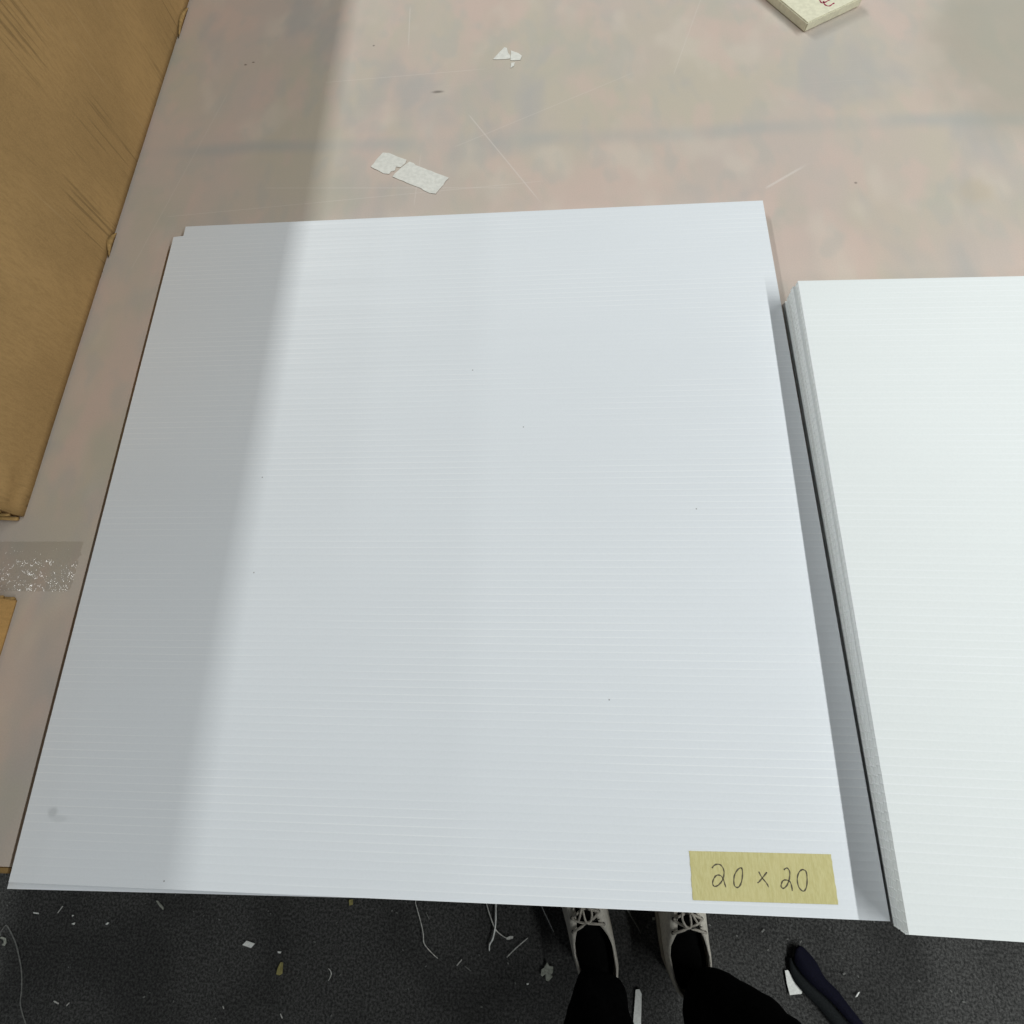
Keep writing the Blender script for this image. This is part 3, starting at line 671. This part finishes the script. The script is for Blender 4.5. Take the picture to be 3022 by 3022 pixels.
def interp(tab, s):
    for (a, va), (b, vb) in zip(tab, tab[1:]):
        if s <= b: return va+(vb-va)*((s-a)/(b-a))
    return tab[-1][1]
W_ = [(0, .014), (.008, .026), (.03, .034), (.06, .0365), (.10, .0375), (.14, .040), (.18, .045), (.215, .047), (.245, .043), (.268, .031), (.282, .014), (.287, .004)]
ZR = [(0, .082), (.03, .078), (.07, .070), (.10, .090), (.115, .092), (.15, .086), (.19, .073), (.22, .058), (.25, .046), (.287, .034)]
RI = [(0, .012), (.02, .029), (.06, .033), (.08, .029), (.10, .020), (.13, .015), (.17, .010), (.20, .006), (.215, .003), (.287, .0)]
ST = [0, .004, .008, .016, .03, .045, .06, .075, .09, .1, .11, .12, .13, .14, .15, .165, .18, .195, .21, .225, .24, .255, .268, .276, .282, .287]
def make_shoe(hx, hy, deg, side):
    sh = empty('shoe', (0, 0, 0)); sh.parent = person
    sh.matrix_world = Matrix.Translation((hx, hy, 0.003)) @ Matrix.Rotation(math.radians(deg), 4, 'Z')
    sh.matrix_parent_inverse = Matrix()
    # sole
    bm = bmesh.new(); out = [(interp(W_, s)+.003, s) for s in ST]; ring = [(x, y) for x, y in out]+[(-x, y) for x, y in reversed(out)]
    lv = [[bm.verts.new((x*k, y if 0.02 < y < 0.27 else 0.14+(y-0.14)*k, z)) for x, y in ring] for z, k in ((0, .97), (.003, 1.0), (.022, 1.0), (.026, .98))]
    n = len(ring)
    for A, B in zip(lv, lv[1:]):
        for i in range(n): bm.faces.new((A[i], A[(i+1) % n], B[(i+1) % n], B[i]))
    bm.faces.new(lv[0][::-1]); bm.faces.new(lv[-1]); from_bm('sole', bm, M_sole, sh)
    # upper: two quarters, open along the throat, closed over the toes
    K = 7; bm = bmesh.new(); rows = []
    for s in ST:
        wv, zr, ri = interp(W_, s), interp(ZR, s), interp(RI, s); ri = min(ri, wv*.9); half = []
        for k in range(K+1):
            t = k/K; x = ri+(wv-ri)*math.cos(t*math.pi/2)**0.75+0.0025*math.sin(t*math.pi); z = .024+(zr-.024)*math.sin(t*math.pi/2)**1.0
            half.append((x, z))
        rows.append([bm.verts.new((-x, s, z)) for x, z in half]+[bm.verts.new((x, s, z)) for x, z in reversed(half)])
    m = 2*(K+1)
    for i in range(len(ST)-1):
        for k in range(m-1):
            if k == K and ST[i+1] < 0.206: continue
            bm.faces.new((rows[i][k], rows[i+1][k], rows[i+1][k+1], rows[i][k+1]))
    for k in range(K): bm.faces.new((rows[0][k], rows[0][k+1], rows[0][m-2-k], rows[0][m-1-k]))
    up_ = from_bm('upper', bm, M_shoe, sh, True)
    so = up_.modifiers.new('thick', 'SOLIDIFY'); so.thickness = .0024; so.offset = -1
    # padded black tongue and dark sock filling the opening
    bm = bmesh.new(); prev = None
    for s in [.012, .03, .05, .07, .09, .105, .12, .14, .16, .18, .20, .212]:
        ri = interp(RI, s)*0.97; z = interp(ZR, s)-.012 if s < .1 else interp(ZR, s)-.006+0.010*max(0, 1-abs(s-.112)/.03)
        row = [bm.verts.new((ri*math.sin(a), s, z-.012+.012*math.cos(a))) for a in [(-1.45+2.9*i/8) for i in range(9)]]
        if prev:
            for i in range(8): bm.faces.new((prev[i], prev[i+1], row[i+1], row[i]))
        prev = row
    tg = from_bm('tongue', bm, M_lining, sh, True); so = tg.modifiers.new('thick', 'SOLIDIFY'); so.thickness = .004; so.offset = -1
    # stitched edge arc across the tongue
    bm = bmesh.new(); tube_mesh(bm, smooth_path([(-.024, .092, .083), (-.012, .104, .0985), (0, .110, .102), (.012, .112, .101), (.022, .110, .094)], 4), .0007, 6)
    from_bm('tongue_seam', bm, M_seam, sh, True)
    # eyelets and laces
    ey = [.100, .120, .141, .163, .184]
    for s in ey:
        for sg in (-1, 1):
            bm = bmesh.new(); ri = interp(RI, s)+.0075; z = interp(ZR, s)-.0005
            bmesh.ops.create_cone(bm, cap_ends=True, segments=12, radius1=.0026, radius2=.0022, depth=.0022)
            bmesh.ops.transform(bm, matrix=Matrix.Translation((sg*ri, s, z)) @ Matrix.Rotation(sg*.45, 4, 'Y'), verts=bm.verts)
            from_bm('eyelet', bm, M_eye, sh)
    for i, s in enumerate(ey[1:]):
        ri = interp(RI, s)+.0075; z = interp(ZR, s)+.002; s2 = ey[i]
        for sg in (-1, 1):
            bm = bmesh.new(); tube_mesh(bm, smooth_path([(sg*ri, s, z-.001), (sg*ri*.4, s-.007, z+.004), (-sg*(interp(RI, s2)+.006)*.5, s2+.007, z+.006), (-sg*(interp(RI, s2)+.0075), s2, interp(ZR, s2)+.001)], 4), .0021, 8)
            from_bm('lace', bm, M_lace, sh, True)
    loops = [[(0, .148, .098), (.008, .140, .104), (.012, .126, .106), (.006, .114, .106), (-.001, .116, .107), (-.002, .132, .104), (0, .148, .099)],
             [(0, .148, .098), (-.010, .146, .103), (-.022, .140, .100), (-.026, .150, .096), (-.014, .155, .100), (0, .150, .099)],
             [(0, .148, .099), (.010, .154, .101), (.020, .150, .098), (.026, .142, .092)],
             [(0, .148, .099), (-.004, .135, .106), (-.010, .124, .106), (-.013, .118, .100)]]
    for P in loops:
        bm = bmesh.new(); tube_mesh(bm, smooth_path([(side*x, y, z) for x, y, z in P], 4), .0019, 8); from_bm('lace', bm, M_lace, sh, True)
    return sh
s1 = make_shoe(0.416, -0.382, 14, 1); s1['label'] = 'beige laced shoe toeing outward, beside the pale tapered thread'
s2 = make_shoe(0.566, -0.385, 3, -1); s2['label'] = 'beige laced shoe pointing straight ahead, beside the tiny grey square chip'
